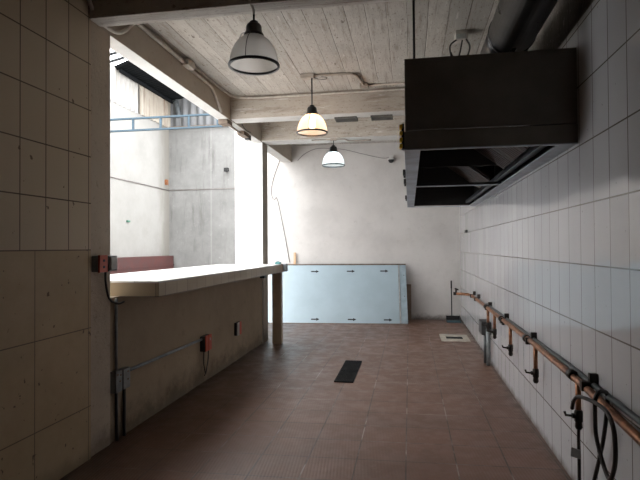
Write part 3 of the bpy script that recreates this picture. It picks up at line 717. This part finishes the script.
# ------------------------------------------------------------------ things by the back wall
rt = empty('leaning_panel', (-.035, 9.66, 0), 'large pale blue panel with black arrows leaning on the back wall', 'panel')
rt.rotation_euler = (-math.radians(24.5), 0, math.radians(4.6))
LW = 2.68
def lp(name, mb, m, label=None):
    o = mb.build(name, m, rt)
    if label: o['label'] = label
    return o
lp('panel_sheet', MB().box(-LW, -.158, 0, .018, .012, 1.195, .002), M['panel'])
lp('backing_sheet', MB().box(-LW, 0, .020, .038, .0, 1.208, .002), M['panel_edge'])
lp('side_strip', MB().box(-.118, -.002, .002, .020, .004, 1.195, .003), M['panel_edge'])
lp('joint_rod', MB().box(-.152, -.128, -.006, .016, .03, 1.19, .004), M['boxpale'], 'pale rod in the panel joint')
lp('top_edge', MB().box(-LW, -.002, -.003, .04, 1.203, 1.222), M['raw_edge'], 'raw brown top edge')
lp('bottom_edge', MB().box(-LW, -.002, -.003, .022, 0, .013), M['raw_edge'], 'raw brown bottom edge')
lp('bolt', MB().tube([(-.045, .0, .98), (-.045, .004, .98)], .01, 8).tube([(-.045, 0, .55), (-.045, .004, .55)], .01, 8), M['raw_edge'])
for (xc, zc) in ((-1.785, 1.06), (-1.075, 1.065), (-.42, 1.068), (-1.745, .085), (-1.045, .085), (-.37, .082)):
    pts = [(-.08, -.012), (.02, -.012), (.02, -.03), (.08, 0), (.02, .03), (.02, .012), (-.08, .012)]
    mb = MB(); mb.prism([(xc + px, zc + pz) for (px, pz) in pts], 'y', -.0015, .001)
    lp('arrow_mark', mb, M['ink'], 'black arrow pointing right')
mb = MB(); mb.slab4([(-.45, 10.16, 0), (.025, 10.19, 0), (.025, 10.30, .70), (-.45, 10.27, .70)], .012)
solo('hardboard_sheet', mb, M['board'], 'brown hardboard sheet leaning behind the blue panel', 'board')
solo('wooden_slat', MB().slab4([(-2.33, 10.08, 0), (-2.285, 10.08, 0), (-2.285, 10.175, 1.34), (-2.33, 10.175, 1.34)], .02), M['stick'], 'bare wooden slat sticking up behind the blue panel', 'slat')
rt = empty('dustpan', (.82, 10.08, 0), 'long handled dark dustpan standing in the back corner', 'dustpan')
mb = MB(); mb.prism([(10.0, 0), (10.20, 0), (10.24, .02), (10.24, .10), (10.225, .10), (10.19, .028), (10.0, .010)], 'x', .69, .95)
mb.prism([(10.0, 0), (10.24, 0), (10.24, .10), (10.12, .07), (10.0, .012)], 'x', .685, .697).prism([(10.0, 0), (10.24, 0), (10.24, .10), (10.12, .07), (10.0, .012)], 'x', .943, .955)
part('pan', mb, M['black'], rt)
part('pan_lip', MB().box(.69, .95, 9.985, 10.03, 0, .022, .004).box(.70, .94, 10.03, 10.1, .011, .03, .004), M['dustblue'], rt, 'teal grey lip')
part('handle', MB().tube([(.80, 10.235, .08), (.80, 10.24, .18), (.798, 10.27, .77)], .011, 10), M['black'], rt)
part('grip', MB().tube([(.798, 10.263, .63), (.798, 10.27, .78)], .015, 10), M['black'], rt)
rt = empty('security_camera', (-.345, 10.28, 3.11), 'small white dome security camera high on the back wall', 'camera')
part('mount', MB().box(-.385, -.305, 10.22, 10.31, 3.20, 3.265, .006).lathe([(.066, 0), (.068, .03), (.05, .042)], 24, (-.345, 10.21, 3.175), cap0=True, cap1=True), M['camwhite'], rt)
part('dome', MB().lathe([(.003, -.062), (.03, -.056), (.05, -.036), (.06, -.006), (.06, .0)], 24, (-.345, 10.21, 3.175), cap1=True), M['black'], rt)
def onback(pts, off=.012): return [(x, yback(x) - off, z) for (x, z) in pts]
solo('wall_cable', MB().tube(onback([(-2.62, 3.25), (-2.78, 2.78), (-2.79, 2.50), (-2.73, 2.43), (-2.66, 2.38), (-2.42, 1.14)]), .007, 6, 4), M['cablegrey'], 'slack grey cable hanging down the back wall above the panel', 'cable')
solo('camera_cable', MB().tube(onback([(-2.25, 3.22), (-2.1, 3.36), (-1.85, 3.46), (-1.5, 3.45), (-1.27, 3.42), (-.9, 3.32), (-.53, 3.23), (-.39, 3.24)]), .005, 6, 5), M['cablegrey'], 'thin dark cable sagging along the back wall to the camera', 'cable')
rt = empty('lamp_conduit', (-1.1, 7.45, 3.03), 'short conduit under the far beam feeding the cool lamp', 'conduit')
part('conduit_pipe', MB().tube([(-1.42, 7.43, 3.037), (-.98, 7.43, 3.037), (-.92, 7.47, 3.037), (-.85, 7.58, 3.037), (-.55, 7.58, 3.037)], .011, 8, 5), M['conduit_cream'], rt)
part('box', MB().box(-1.14, -1.05, 7.40, 7.47, 3.02, 3.05, .004), M['conduit_cream'], rt)

# floor fittings
rt = empty('floor_drain', (.68, 8.3, 0), 'cream framed floor drain near the back right corner', 'drain')
x0, x1, y0, y1 = .468, .90, 8.0, 8.60
part('frame', MB().box(x0, x1, y0, 8.19, 0, .012, .003).box(x0, x1, 8.41, y1, 0, .012, .003).box(x0, .555, 8.19, 8.41, 0, .012).box(.812, x1, 8.19, 8.41, 0, .012), M['drain'], rt)
part('grating', MB().box(.555, .812, 8.19, 8.41, 0, .005), M['grate'], rt, 'dark grating')
rt = empty('floor_grate', (-.70, 5.94, 0), 'black two piece iron grate set in the middle of the floor', 'grate')
for (y0, y1) in ((5.43, 5.925), (5.94, 6.45)):
    gb = MB().box(-.81, -.602, y0, y1, 0, .004)
    gb.box(-.81, -.796, y0, y1, .004, .012).box(-.616, -.602, y0, y1, .004, .012).box(-.796, -.616, y0, y0 + .014, .004, .012).box(-.796, -.616, y1 - .014, y1, .004, .012)
    for k in range(9): gb.box(-.79 + k * .0196, -.782 + k * .0196, y0 + .014, y1 - .014, .004, .011)
    part('grate_panel', gb, M['grate'], rt)

# ------------------------------------------------------------------ light
w = bpy.data.worlds.new('overcast'); S.world = w; w.use_nodes = True
bg = w.node_tree.nodes['Background']
bg.inputs[0].default_value = (.98, .985, 1.0, 1); bg.inputs[1].default_value = 4.2
# ------------------------------------------------------------------ camera
cd = bpy.data.cameras.new('camera'); cam = bpy.data.objects.new('camera', cd); COL.objects.link(cam)
cd.sensor_width = 36; cd.lens = 510 / 640 * 36; cd.clip_start = .05
r, u, f = (.984932, .172835, -.005999), (.008293, -.012552, .999887), (-.17274, .984871, .013796)
cam.matrix_world = Matrix(((r[0], u[0], -f[0], 0), (r[1], u[1], -f[1], 0), (r[2], u[2], -f[2], 1.45), (0, 0, 0, 1)))
S.camera = cam
S.view_settings.view_transform = 'Standard'; S.view_settings.look = 'None'; S.view_settings.gamma = 1
S.view_settings.use_curve_mapping = False
S.view_settings.exposure = 0.9
c = S.cycles
c.max_bounces = 14; c.diffuse_bounces = 8; c.glossy_bounces = 5; c.transmission_bounces = 6; c.transparent_max_bounces = 10
c.use_denoising = True
